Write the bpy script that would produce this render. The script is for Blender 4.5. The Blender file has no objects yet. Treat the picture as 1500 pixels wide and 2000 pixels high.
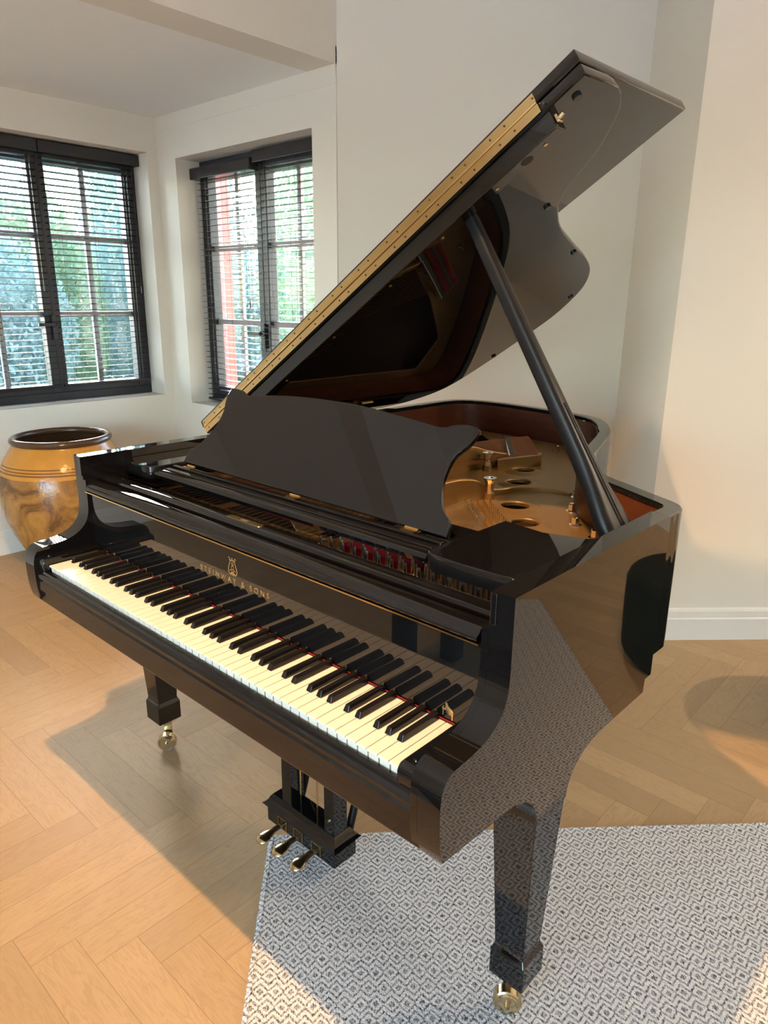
import bpy, bmesh, math, random
from mathutils import Vector, Matrix
random.seed(7)
R = math.radians
scene = bpy.context.scene
COL = scene.collection

# ------------------------------------------------------------------ materials
def new_mat(name):
    m = bpy.data.materials.new(name); m.use_nodes = True
    nt = m.node_tree; b = nt.nodes['Principled BSDF']
    return m, nt, b
def mat(name, col, rough=.5, metal=0., spec=.5, ior=1.5, coat=0., coat_rough=.03):
    m, nt, b = new_mat(name)
    b.inputs['Base Color'].default_value = (*col, 1); b.inputs['Roughness'].default_value = rough
    b.inputs['Metallic'].default_value = metal; b.inputs['Specular IOR Level'].default_value = spec
    b.inputs['IOR'].default_value = ior
    b.inputs['Coat Weight'].default_value = coat; b.inputs['Coat Roughness'].default_value = coat_rough
    return m
def N(nt, t, **kw):
    n = nt.nodes.new(t)
    for k, v in kw.items():
        if k.startswith('i_'):
            n.inputs[int(k[2:])].default_value = v
        else: setattr(n, k, v)
    return n
def math_n(nt, op, a, b=None, c=None):
    n = nt.nodes.new('ShaderNodeMath'); n.operation = op
    for i, v in enumerate((a, b, c)):
        if v is None: continue
        if isinstance(v, (int, float)): n.inputs[i].default_value = v
        else: nt.links.new(v, n.inputs[i])
    return n.outputs[0]
def mixc(nt, f, a, b):
    n = nt.nodes.new('ShaderNodeMix'); n.data_type = 'RGBA'
    for s, v in ((n.inputs[0], f), (n.inputs[6], a), (n.inputs[7], b)):
        if isinstance(v, (int, float)): s.default_value = v
        elif isinstance(v, tuple): s.default_value = (*v, 1)
        else: nt.links.new(v, s)
    return n.outputs[2]
def noise(nt, vec, scale, detail=3, rough=.5, dist=0.):
    n = nt.nodes.new('ShaderNodeTexNoise'); n.inputs['Scale'].default_value = scale
    n.inputs['Detail'].default_value = detail; n.inputs['Roughness'].default_value = rough
    n.inputs['Distortion'].default_value = dist
    if vec is not None: nt.links.new(vec, n.inputs['Vector'])
    return n.outputs[0]
def ramp(nt, f, stops):
    n = nt.nodes.new('ShaderNodeValToRGB'); e = n.color_ramp.elements
    while len(e) < len(stops): e.new(.5)
    for k, (p, c) in zip(e, stops): k.position = p; k.color = (*c, 1)
    nt.links.new(f, n.inputs[0]); return n.outputs[0]
def bump(nt, b, h, strength, dist=.01):
    n = nt.nodes.new('ShaderNodeBump'); n.inputs['Strength'].default_value = strength; n.inputs['Distance'].default_value = dist
    nt.links.new(h, n.inputs['Height']); nt.links.new(n.outputs[0], b.inputs['Normal'])
def objvec(nt, scale=(1, 1, 1), rot=(0, 0, 0)):
    t = nt.nodes.new('ShaderNodeTexCoord'); m = nt.nodes.new('ShaderNodeMapping')
    m.inputs['Scale'].default_value = scale; m.inputs['Rotation'].default_value = rot
    nt.links.new(t.outputs['Object'], m.inputs['Vector']); return m.outputs[0]

M = {}
M['lacquer'] = mat('black_lacquer', (.0045, .0045, .005), .022, 0, .52, 1.52)
M['satin'] = mat('satin_black', (.006, .0065, .0075), .34, 0, .26)
M['white_key'] = mat('key_ivory', (.73, .685, .575), .10, 0, .5)
M['ebony'] = mat('key_ebony', (.009, .008, .008), .16, 0, .45)
M['brass'] = mat('brass', (.80, .58, .26), .16, 1)
M['brass_aged'] = mat('aged_brass', (.70, .50, .24), .20, 1)
M['gold_leaf'] = mat('gold_inlay', (.85, .62, .26), .30, .9)
M['chrome'] = mat('nickel', (.86, .85, .83), .14, 1)
M['felt'] = mat('red_felt', (.30, .012, .025), .95, 0, .1)
M['felt_grey'] = mat('grey_felt', (.10, .10, .10), .9, 0, .1)
M['pinblock'] = mat('pinblock_shaded', (.012, .006, .004), .7)  # shade of the unlit gap is put into this near-black colour
M['pedal'] = mat('pedal_brass', (.60, .50, .31), .18, 1)
M['copper'] = mat('copper_string', (.30, .13, .06), .4, 1)
M['steel'] = mat('steel_string', (.55, .52, .46), .3, 1)
M['frame'] = mat('dark_window_frame', (.022, .022, .028), .38, 0, .5)
M['slat'] = mat('dark_slat', (.020, .020, .024), .25, 0, .5)
M['muntin'] = mat('pale_glazing_bar', (.42, .37, .36), .5)
M['white_trim'] = mat('white_trim', (.78, .75, .70), .4)
M['ceiling'] = mat('ceiling_paint', (.88, .875, .86), .9, 0, .2)
M['wood_inside'] = mat('spruce_shaded', (.030, .014, .006), .6)  # deep shade inside the case is put into this dark colour
M['velvet'] = mat('dark_green_velvet', (.006, .013, .009), .9, 0, .2)
M['bench'] = mat('black_leather', (.012, .012, .013), .4)
M['bounce_paving'] = mat('pale_bounce_stone', (.72, .70, .66), .8)  # pale so that the added paving throws daylight indoors
M['soil'] = mat('bark', (.10, .07, .05), .9)

def wood(name, c1, c2, rough, scale=(2, 30, 30), coat=0.):
    m, nt, b = new_mat(name)
    v = objvec(nt, scale); f = noise(nt, v, 2.2, 6, .6, .6)
    nt.links.new(ramp(nt, f, [(.3, c1), (.7, c2)]), b.inputs['Base Color'])
    b.inputs['Roughness'].default_value = rough; b.inputs['Coat Weight'].default_value = coat
    return m
M['mahogany'] = wood('mahogany', (.050, .011, .004), (.125, .030, .010), .32, (3, 3, 26), .25)

def plaster(name, col):
    m, nt, b = new_mat(name)
    v = objvec(nt); f = noise(nt, v, 160, 4)
    f2 = noise(nt, v, .8, 2)
    nt.links.new(mixc(nt, f2, tuple(c * .985 for c in col), col), b.inputs['Base Color'])
    b.inputs['Roughness'].default_value = .85; b.inputs['Specular IOR Level'].default_value = .25
    bump(nt, b, f, .06, .002); return m
M['wall'] = plaster('warm_white_plaster', (.78, .728, .640))

def plate_gold():
    m, nt, b = new_mat('bronze_plate_paint')
    f = noise(nt, objvec(nt), 420, 2)
    nt.links.new(mixc(nt, f, (.275, .158, .050), (.36, .215, .075)), b.inputs['Base Color'])
    b.inputs['Metallic'].default_value = .65; b.inputs['Roughness'].default_value = .42
    bump(nt, b, f, .12, .001); return m
M['plate'] = plate_gold()

def floor_mat():
    m, nt, b = new_mat('oak_herringbone')
    L = nt.links
    uv = N(nt, 'ShaderNodeUVMap', uv_map='plank'); at = N(nt, 'ShaderNodeAttribute', attribute_name='rnd')
    sp = N(nt, 'ShaderNodeSeparateXYZ'); L.new(uv.outputs[0], sp.inputs[0])
    u, v = sp.outputs[0], sp.outputs[1]; r = at.outputs['Fac']
    cb = N(nt, 'ShaderNodeCombineXYZ')
    L.new(math_n(nt, 'MULTIPLY', u, 1.3), cb.inputs[0]); L.new(math_n(nt, 'MULTIPLY', v, 11.), cb.inputs[1])
    L.new(math_n(nt, 'MULTIPLY', r, 57.), cb.inputs[2])
    g1 = noise(nt, cb.outputs[0], 3.0, 5, .6, 1.4)
    cb2 = N(nt, 'ShaderNodeCombineXYZ')
    L.new(math_n(nt, 'MULTIPLY', u, 8.), cb2.inputs[0]); L.new(math_n(nt, 'MULTIPLY', v, 260.), cb2.inputs[1])
    L.new(math_n(nt, 'MULTIPLY', r, 31.), cb2.inputs[2])
    g2 = noise(nt, cb2.outputs[0], 1.6, 3, .6)
    wv = math_n(nt, 'SINE', math_n(nt, 'MULTIPLY', g1, 46.))
    wv = math_n(nt, 'MULTIPLY', math_n(nt, 'ADD', wv, 1.), .5)
    base = ramp(nt, r, [(0, (.42, .285, .145)), (.35, (.48, .328, .166)), (.7, (.52, .358, .182)), (1, (.445, .305, .155))])
    c = mixc(nt, math_n(nt, 'MULTIPLY', math_n(nt, 'POWER', wv, 3.), .40), base, (.33, .205, .11))
    c = mixc(nt, math_n(nt, 'MULTIPLY', g2, .42), c, (.37, .235, .13))
    d = math_n(nt, 'MINIMUM', math_n(nt, 'MINIMUM', u, math_n(nt, 'SUBTRACT', .6, u)), math_n(nt, 'MINIMUM', v, math_n(nt, 'SUBTRACT', .1, v)))
    e = math_n(nt, 'LESS_THAN', d, .0007)
    c = mixc(nt, math_n(nt, 'MULTIPLY', e, .55), c, (.12, .065, .03))
    L.new(c, b.inputs['Base Color']); b.inputs['Roughness'].default_value = .42; b.inputs['Specular IOR Level'].default_value = .35
    h = math_n(nt, 'SUBTRACT', math_n(nt, 'ADD', math_n(nt, 'MULTIPLY', g2, .5), math_n(nt, 'MULTIPLY', wv, -.25)), math_n(nt, 'MULTIPLY', e, 1.))
    bump(nt, b, h, .35, .0012); return m
M['floor'] = floor_mat()

def rug_mat():
    m, nt, b = new_mat('woven_wool')
    L = nt.links
    t = N(nt, 'ShaderNodeTexCoord'); sp = N(nt, 'ShaderNodeSeparateXYZ'); L.new(t.outputs['Object'], sp.inputs[0])
    wob = noise(nt, t.outputs['Object'], 9, 2); wob2 = noise(nt, t.outputs['Object'], 14, 2)
    jag = noise(nt, t.outputs['Object'], 330, 1)
    x = math_n(nt, 'ADD', math_n(nt, 'ADD', sp.outputs[0], math_n(nt, 'MULTIPLY', wob, .012)), math_n(nt, 'MULTIPLY', jag, .006))
    y = math_n(nt, 'ADD', sp.outputs[1], math_n(nt, 'ADD', math_n(nt, 'MULTIPLY', wob2, .010), math_n(nt, 'MULTIPLY', noise(nt, t.outputs['Object'], 260, 1), .006)))
    U = .0163; RR = 2.2
    row = math_n(nt, 'DIVIDE', y, U * RR)                       # row index
    rf = math_n(nt, 'FLOOR', row); fr = math_n(nt, 'MULTIPLY', math_n(nt, 'SUBTRACT', row, rf), RR)
    def tri(off):
        q = math_n(nt, 'FRACT', math_n(nt, 'ADD', math_n(nt, 'DIVIDE', x, 2 * U), off))
        return math_n(nt, 'MULTIPLY', math_n(nt, 'ABSOLUTE', math_n(nt, 'SUBTRACT', q, .5)), 2.)
    par = math_n(nt, 'MULTIPLY', math_n(nt, 'MODULO', math_n(nt, 'ABSOLUTE', rf), 2.), .5)
    f0 = math_n(nt, 'ADD', fr, tri(par))                        # from the row below
    par2 = math_n(nt, 'SUBTRACT', .5, par)
    f1 = math_n(nt, 'ADD', math_n(nt, 'SUBTRACT', RR, fr), tri(par2))
    f = math_n(nt, 'MINIMUM', f0, f1)
    w1 = math_n(nt, 'LESS_THAN', math_n(nt, 'ABSOLUTE', math_n(nt, 'SUBTRACT', f, .72)), .245)
    w2 = math_n(nt, 'GREATER_THAN', f, (RR + 1) / 2 - .28)
    w = math_n(nt, 'MAXIMUM', w1, w2)
    # yarn texture: stitches along y
    cb = N(nt, 'ShaderNodeCombineXYZ'); L.new(math_n(nt, 'MULTIPLY', sp.outputs[0], 300.), cb.inputs[0]); L.new(math_n(nt, 'MULTIPLY', sp.outputs[1], 95.), cb.inputs[1])
    st = noise(nt, cb.outputs[0], 1., 2, .6)
    fl = math_n(nt, 'GREATER_THAN', st, .56)
    dark = ramp(nt, st, [(.32, (.05, .055, .068)), (.45, (.20, .205, .22)), (.57, (.48, .475, .465))])
    light = ramp(nt, st, [(.25, (.56, .55, .53)), (.6, (.80, .775, .74))])
    c = mixc(nt, w, dark, light)
    L.new(c, b.inputs['Base Color']); b.inputs['Roughness'].default_value = .95; b.inputs['Specular IOR Level'].default_value = .1
    v1 = N(nt, 'ShaderNodeTexVoronoi'); v1.inputs['Scale'].default_value = 210; L.new(t.outputs['Object'], v1.inputs['Vector'])
    h = math_n(nt, 'ADD', math_n(nt, 'MULTIPLY', w, .8), math_n(nt, 'ADD', math_n(nt, 'MULTIPLY', v1.outputs[0], -.9), math_n(nt, 'MULTIPLY', st, .6)))
    bump(nt, b, h, .8, .003); return m
M['rug'] = rug_mat()

def jar_mat():
    m, nt, b = new_mat('dragon_glaze')
    L = nt.links
    t = N(nt, 'ShaderNodeTexCoord'); sp = N(nt, 'ShaderNodeSeparateXYZ'); L.new(t.outputs['Object'], sp.inputs[0])
    z = sp.outputs[2]
    f = noise(nt, t.outputs['Object'], 5.2, 5, .55, 1.8); sc = N(nt, 'ShaderNodeTexVoronoi'); sc.inputs['Scale'].default_value = 60; L.new(t.outputs['Object'], sc.inputs['Vector'])
    body = ramp(nt, f, [(.40, (.13, .062, .022)), (.47, (.27, .13, .035)), (.60, (.40, .20, .048)), (.8, (.46, .235, .058))])
    body = mixc(nt, math_n(nt, 'MULTIPLY', sc.outputs[0], .25), body, (.16, .08, .028))
    sh = mixc(nt, noise(nt, t.outputs['Object'], 14, 3), (.46, .20, .030), (.62, .29, .045))
    zz = math_n(nt, 'ADD', z, math_n(nt, 'MULTIPLY', f, .02))
    up = math_n(nt, 'GREATER_THAN', zz, .535)
    c = mixc(nt, up, body, sh)
    for zc, wd in ((.548, .004), (.562, .0035), (.577, .003)):
        ln = math_n(nt, 'LESS_THAN', math_n(nt, 'ABSOLUTE', math_n(nt, 'SUBTRACT', z, zc)), wd)
        c = mixc(nt, math_n(nt, 'MULTIPLY', ln, .8), c, (.10, .04, .012))
    L.new(c, b.inputs['Base Color']); b.inputs['Roughness'].default_value = .22
    bump(nt, b, math_n(nt, 'ADD', f, math_n(nt, 'MULTIPLY', sc.outputs[0], .3)), .25, .008); return m
M['jar'] = jar_mat()
M['jar_rim'] = mat('brown_rim_glaze', (.075, .040, .020), .2)

def glass_mat():
    m = bpy.data.materials.new('window_glass'); m.use_nodes = True; nt = m.node_tree; nt.nodes.clear()
    o = N(nt, 'ShaderNodeOutputMaterial'); mx = N(nt, 'ShaderNodeMixShader'); tr = N(nt, 'ShaderNodeBsdfTransparent'); gl = N(nt, 'ShaderNodeBsdfGlossy')
    tr.inputs[0].default_value = (.93, .96, .97, 1); gl.inputs['Roughness'].default_value = .02
    ge = N(nt, 'ShaderNodeNewGeometry'); dp = N(nt, 'ShaderNodeVectorMath', operation='DOT_PRODUCT')
    nt.links.new(ge.outputs['Normal'], dp.inputs[0]); nt.links.new(ge.outputs['Incoming'], dp.inputs[1])
    c = math_n(nt, 'SUBTRACT', 1., math_n(nt, 'ABSOLUTE', dp.outputs['Value']))
    nt.links.new(math_n(nt, 'ADD', math_n(nt, 'MULTIPLY', math_n(nt, 'POWER', c, 5.), .9), .03), mx.inputs[0]); nt.links.new(tr.outputs[0], mx.inputs[1]); nt.links.new(gl.outputs[0], mx.inputs[2]); nt.links.new(mx.outputs[0], o.inputs[0])
    return m
M['glass'] = glass_mat()
def leaf_mat(name, c1, c2):
    m, nt, b = new_mat(name)
    f = noise(nt, objvec(nt), 3.5, 3)
    c = mixc(nt, f, c1, c2); nt.links.new(c, b.inputs['Base Color']); b.inputs['Roughness'].default_value = .55
    tl = N(nt, 'ShaderNodeBsdfTranslucent'); nt.links.new(c, tl.inputs[0]); mx = N(nt, 'ShaderNodeMixShader'); mx.inputs[0].default_value = .45
    out = nt.nodes['Material Output']; nt.links.new(b.outputs[0], mx.inputs[1]); nt.links.new(tl.outputs[0], mx.inputs[2]); nt.links.new(mx.outputs[0], out.inputs[0])
    return m
M['leaf'] = leaf_mat('leaf_green', (.13, .21, .11), (.28, .36, .21))
M['leaf_blue'] = leaf_mat('leaf_bluegreen', (.115, .195, .175), (.235, .325, .30))
M['lawn'] = leaf_mat('lawn_green', (.10, .16, .06), (.18, .26, .10))
def brick_mat():
    m, nt, b = new_mat('red_brick')
    v = objvec(nt, (1, 1, 1), (R(90), 0, 0)); br = N(nt, 'ShaderNodeTexBrick'); nt.links.new(v, br.inputs['Vector'])
    br.inputs['Color1'].default_value = (.46, .10, .07, 1); br.inputs['Color2'].default_value = (.52, .13, .095, 1); br.inputs['Mortar'].default_value = (.42, .15, .11, 1)
    br.inputs['Scale'].default_value = 5; br.inputs['Mortar Size'].default_value = .012
    nt.links.new(br.outputs[0], b.inputs['Base Color']); b.inputs['Roughness'].default_value = .9; return m
M['brick'] = brick_mat()
def emit(name, col, s):
    m = bpy.data.materials.new(name); m.use_nodes = True; nt = m.node_tree; nt.nodes.clear()
    o = N(nt, 'ShaderNodeOutputMaterial'); e = N(nt, 'ShaderNodeEmission'); e.inputs[0].default_value = (*col, 1); e.inputs[1].default_value = s
    nt.links.new(e.outputs[0], o.inputs[0]); return m
M['lamp'] = emit('lamp_lens', (1, .8, .55), 12)

# ------------------------------------------------------------------ mesh helpers
def link(o, parent=None):
    COL.objects.link(o)
    if parent is not None:
        o.parent = parent
        if parent.type == 'EMPTY': o.matrix_parent_inverse = Matrix.Translation(parent.location).inverted()
    return o
def obj(name, bm, m, parent=None, smooth=None, bev=0, seg=2, ang=35):
    me = bpy.data.meshes.new(name)
    if isinstance(bm, bmesh.types.BMesh):
        bmesh.ops.recalc_face_normals(bm, faces=bm.faces); bm.to_mesh(me); bm.free()
    me.materials.append(M[m])
    o = bpy.data.objects.new(name, me); link(o, parent)
    if smooth is not None:
        me.shade_smooth(); me.set_sharp_from_angle(angle=R(smooth))
    if bev:
        md = o.modifiers.new('Bevel', 'BEVEL'); md.width = bev; md.segments = seg; md.limit_method = 'ANGLE'; md.angle_limit = R(ang)
    return o
def thing(name, label, cat, loc, group=None):
    o = bpy.data.objects.new(name, None); o.empty_display_size = .1; o.location = loc; COL.objects.link(o)
    return tag(o, label, cat, group)
def tag(o, label=None, cat=None, group=None, kind=None):
    if label: o['label'] = label
    if cat: o['category'] = cat
    if group: o['group'] = group
    if kind: o['kind'] = kind
    return o
def struct(o): o['kind'] = 'structure'; return o
def BM(): return bmesh.new()
def box(bm, x0, x1, y0, y1, z0, z1, mtx=None):
    v = [bm.verts.new((x, y, z)) for z in (z0, z1) for y in (y0, y1) for x in (x0, x1)]
    if mtx is not None:
        for q in v: q.co = mtx @ q.co
    for f in ((0, 2, 3, 1), (4, 5, 7, 6), (0, 1, 5, 4), (2, 6, 7, 3), (0, 4, 6, 2), (1, 3, 7, 5)): bm.faces.new([v[i] for i in f])
    return bm
def prism(bm, pts, fn0, fn1):
    """polygon pts mapped by fn0 / fn1 to two ends"""
    a = [bm.verts.new(fn0(p)) for p in pts]; b = [bm.verts.new(fn1(p)) for p in pts]; n = len(pts)
    for i in range(n): bm.faces.new((a[i], a[(i + 1) % n], b[(i + 1) % n], b[i]))
    bm.faces.new(a); bm.faces.new(b[::-1]); return bm
def prism_x(bm, pts, x0, x1): return prism(bm, pts, lambda p: (x0, p[0], p[1]), lambda p: (x1, p[0], p[1]))
def prism_z(bm, pts, z0, z1): return prism(bm, pts, lambda p: (p[0], p[1], z0), lambda p: (p[0], p[1], z1))
def prism_y(bm, pts, y0, y1): return prism(bm, pts, lambda p: (p[0], y0, p[1]), lambda p: (p[0], y1, p[1]))
def tube(bm, p0, p1, r, n=8, r1=None):
    p0, p1 = Vector(p0), Vector(p1); d = (p1 - p0).normalized(); r1 = r if r1 is None else r1
    a = d.orthogonal().normalized(); b = d.cross(a)
    A = [bm.verts.new(p0 + (a * math.cos(t) + b * math.sin(t)) * r) for t in (2 * math.pi * i / n for i in range(n))]
    B = [bm.verts.new(p1 + (a * math.cos(t) + b * math.sin(t)) * r1) for t in (2 * math.pi * i / n for i in range(n))]
    for i in range(n): bm.faces.new((A[i], A[(i + 1) % n], B[(i + 1) % n], B[i]))
    bm.faces.new(A[::-1]); bm.faces.new(B); return bm
def lathe(bm, prof, c=(0, 0, 0), n=48, axis='z', caps=True):
    rings = []
    for r, h in prof:
        ring = []
        for i in range(n):
            t = 2 * math.pi * i / n; q = (r * math.cos(t), r * math.sin(t), h)
            if axis == 'y': q = (q[0], q[2], q[1])
            if axis == 'x': q = (q[2], q[0], q[1])
            ring.append(bm.verts.new((q[0] + c[0], q[1] + c[1], q[2] + c[2])))
        rings.append(ring)
    for a, b in zip(rings, rings[1:]):
        for i in range(n): bm.faces.new((a[i], a[(i + 1) % n], b[(i + 1) % n], b[i]))
    if caps: bm.faces.new(rings[0][::-1]); bm.faces.new(rings[-1])
    return bm
def crv(pts, n=6, closed=False):
    """Catmull-Rom through points"""
    P = [Vector((*p, 0)[:3]) for p in pts]; out = []; k = len(P)
    for i in range(k if closed else k - 1):
        p0 = P[(i - 1) % k] if closed or i > 0 else P[i] * 2 - P[i + 1]
        p1, p2 = P[i], P[(i + 1) % k]
        p3 = P[(i + 2) % k] if closed or i + 2 < k else p2 * 2 - p1
        for j in range(n):
            t = j / n
            out.append(.5 * ((2 * p1) + (-p0 + p2) * t + (2 * p0 - 5 * p1 + 4 * p2 - p3) * t * t + (-p0 + 3 * p1 - 3 * p2 + p3) * t ** 3))
    if not closed: out.append(P[-1])
    return [(p.x, p.y) for p in out]
def flat(name, outlines, thick, bevel, mtx, m, parent=None, res=2):
    """2-D filled outlines (holes allowed), thickened by thick about local z=0, rounded edges; placed by mtx"""
    cu = bpy.data.curves.new('tmp', 'CURVE'); cu.dimensions = '2D'; cu.fill_mode = 'BOTH'; cu.extrude = thick / 2 - bevel; cu.bevel_depth = bevel; cu.bevel_resolution = res
    cu.offset = -bevel
    for pts in outlines:
        s = cu.splines.new('POLY'); s.points.add(len(pts) - 1); s.use_cyclic_u = True
        for q, p in zip(s.points, pts): q.co = (p[0], p[1], 0, 1)
    return from_curve(name, cu, mtx, m, parent)
def from_curve(name, cu, mtx, m, parent=None):
    t = bpy.data.objects.new('tmp', cu); COL.objects.link(t)
    dg = bpy.context.evaluated_depsgraph_get(); dg.update()
    me = bpy.data.meshes.new_from_object(t.evaluated_get(dg)); me.name = name
    bpy.data.objects.remove(t); bpy.data.curves.remove(cu)
    me.transform(mtx)
    me.materials.clear(); me.materials.append(M[m])
    o = bpy.data.objects.new(name, me); link(o, parent)
    me.shade_smooth(); me.set_sharp_from_angle(angle=R(28))
    return o
def text(name, body, size, mtx, m, parent, spacing=1.0, depth=.0004, align='CENTER', thin=0.):
    cu = bpy.data.curves.new('tmp', 'FONT'); cu.body = body; cu.size = size; cu.space_character = spacing; cu.extrude = depth; cu.align_x = align; cu.offset = thin
    return from_curve(name, cu, mtx, m, parent)
def strip(bm, path, w, h0, h1):
    """upright wall of half-thickness w along 2-D path; h0/h1 heights (lists or numbers)"""
    k = len(path); L_, R_ = [], []
    for i, p in enumerate(path):
        a = Vector(path[max(i - 1, 0)]); b = Vector(path[min(i + 1, k - 1)]); d = (b - a).normalized(); nn = Vector((-d.y, d.x)) * w
        z0 = h0[i] if isinstance(h0, list) else h0; z1 = h1[i] if isinstance(h1, list) else h1
        L_.append((bm.verts.new((p[0] + nn.x, p[1] + nn.y, z0)), bm.verts.new((p[0] + nn.x, p[1] + nn.y, z1))))
        R_.append((bm.verts.new((p[0] - nn.x, p[1] - nn.y, z0)), bm.verts.new((p[0] - nn.x, p[1] - nn.y, z1))))
    for i in range(k - 1):
        bm.faces.new((L_[i][0], L_[i + 1][0], L_[i + 1][1], L_[i][1])); bm.faces.new((R_[i][0], R_[i][1], R_[i + 1][1], R_[i + 1][0]))
        bm.faces.new((L_[i][1], L_[i + 1][1], R_[i + 1][1], R_[i][1])); bm.faces.new((L_[i][0], R_[i][0], R_[i + 1][0], L_[i + 1][0]))
    for i in (0, -1): bm.faces.new((L_[i][0], L_[i][1], R_[i][1], R_[i][0]))
    return bm

# ------------------------------------------------------------------ camera
cam_d = bpy.data.cameras.new('camera'); cam = bpy.data.objects.new('camera', cam_d); COL.objects.link(cam)
cam.location = (1.81481, -.69018, 1.40993); cam.rotation_euler = (1.28096, -.00922, .74276)
cam_d.sensor_fit = 'HORIZONTAL'; cam_d.sensor_width = 36; cam_d.lens = 1383.28 / 1500 * 36; cam_d.clip_start = .02
scene.camera = cam

# ------------------------------------------------------------------ room
HC = 2.95                                     # main ceiling
CX, CY = -.81, 1.84                           # end of the beam over the bay
E_ = Vector((.733, 2.145)); ua = Vector((math.cos(R(44.5)), math.sin(R(44.5)))); K_ = Vector((.215, 2.847))
def floor_mesh():
    bm = BM(); uvl = bm.loops.layers.uv.new('plank'); cl = bm.loops.layers.float.new('rnd')
    w, L = .1, .6; rr = random.Random(3)
    def plank(x, y, horiz):
        x1, y1 = (x + L, y + w) if horiz else (x + w, y + L)
        if x1 < -2.7 or x > 4.7 or y1 < -4.3 or y > 6.3: return
        c = [(x, y), (x1, y), (x1, y1), (x, y1)]
        f = bm.faces.new([bm.verts.new((a, b, 0)) for a, b in c]); r = rr.random(); fl = rr.random() < .5
        for lp, (a, b) in zip(f.loops, c):
            q = (a - x, b - y) if horiz else (b - y, a - x)
            lp[uvl].uv = (L - q[0], w - q[1]) if fl else q
            lp[cl] = r
    ox, oy = -.763 - .6, .281 - .0
    for k in range(-90, 110):
        for m_ in range(-10, 10):
            x = ox + k * w + m_ * 2 * L; y = oy + k * w
            plank(x, y, True); plank(x + L, y + w - L, False)
    me = bpy.data.meshes.new('floor'); bm.to_mesh(me); bm.free(); me.materials.append(M['floor'])
    o = bpy.data.objects.new('floor', me); COL.objects.link(o); return struct(o)
floor_mesh()
def wall(name, boxes, m='wall'):
    bm = BM()
    for b in boxes: box(bm, *b)
    return struct(obj(name, bm, m))
# left wall of the bay with the window opening
W1 = dict(y0=.557, y1=1.763, z0=.815, z1=2.24)
wall('wall_left', [(-2.594, -2.36, -4, W1['y0'], 0, 2.5), (-2.594, -2.36, W1['y1'], 2.066, 0, 2.5), (-2.594, -2.36, W1['y0'], W1['y1'], 0, W1['z0']), (-2.594, -2.36, W1['y0'], W1['y1'], W1['z1'], 2.5)])
W2 = dict(x0=-2.165, x1=-.977, z0=.775, z1=2.195)
wall('wall_bay', [(-2.36, W2['x0'], 1.832, 2.066, 0, 2.5), (W2['x1'], CX, 1.832, 2.066, 0, 2.5), (W2['x0'], W2['x1'], 1.832, 2.066, 0, W2['z0']), (W2['x0'], W2['x1'], 1.832, 2.066, W2['z1'], 2.5)])
wall('wall_beam', [(-1.0, CX, -4, 2.06, 2.432, HC)])
wall('ceiling_bay', [(-2.66, -1.0, -4, 2.066, 2.432, 2.55)], 'ceiling')
bm = BM()
box(bm, -2.36, CX - .0015, 1.8295, 1.832, 2.354, 2.432); struct(obj('trim_1', bm, 'wall'))
def thick_wall(name, a, b, t, z0, z1, m='wall'):
    d = (b - a).normalized(); n = Vector((-d.y, d.x)) * t
    bm = BM(); prism_z(bm, [tuple(a), tuple(b), tuple(b + n), tuple(a + n)], z0, z1); return struct(obj(name, bm, m))
C_ = Vector((CX, CY))
thick_wall('wall_back', C_, K_ + ua * .15, .2, 0, HC)
FARW = E_ + ua * 5.4
bm = BM(); d2 = (K_ - E_).normalized()
q0 = K_ + d2 * .15
prism_z(bm, [tuple(E_), tuple(FARW), tuple(FARW + Vector((-ua.y, ua.x)) * 1.0), tuple(q0 + ua * .0)], 0, HC); struct(obj('wall_right', bm, 'wall'))
wall('wall_east', [(4.5, 4.7, -4, 6.2, 0, HC)])
# rear wall with a glazed opening (behind the camera)
GX0, GX1, GZ1 = .2, 3.6, 2.4
wall('wall_rear', [(-2.66, GX0, -4.2, -4, 0, HC), (GX1, 4.7, -4.2, -4, 0, HC), (GX0, GX1, -4.2, -4, GZ1, HC)])
wall('ceiling', [(-1.0, 4.7, -4.2, 6.3, HC, HC + .1)], 'ceiling')
# skirting boards
def skirting(name, a, b):
    d = (b - a).normalized(); n = Vector((d.y, -d.x))
    prof = [(0, 0), (.018, 0), (.018, .098), (.013, .104), (.013, .110), (.011, .132), (.006, .142), (0, .145)]
    bm = BM(); prism(bm, prof, lambda p: (a.x + n.x * p[0], a.y + n.y * p[0], p[1]), lambda p: (b.x + n.x * p[0], b.y + n.y * p[0], p[1]))
    return struct(obj(name, bm, 'white_trim'))
skirting('baseboard_left', Vector((-2.36, -4)), Vector((-2.36, 1.832)))
skirting('baseboard_bay', Vector((-2.36, 1.832)), Vector((CX, 1.832)))
skirting('baseboard_back', C_, K_)
skirting('baseboard_return', K_, E_)
skirting('baseboard_right', E_, FARW)

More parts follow.
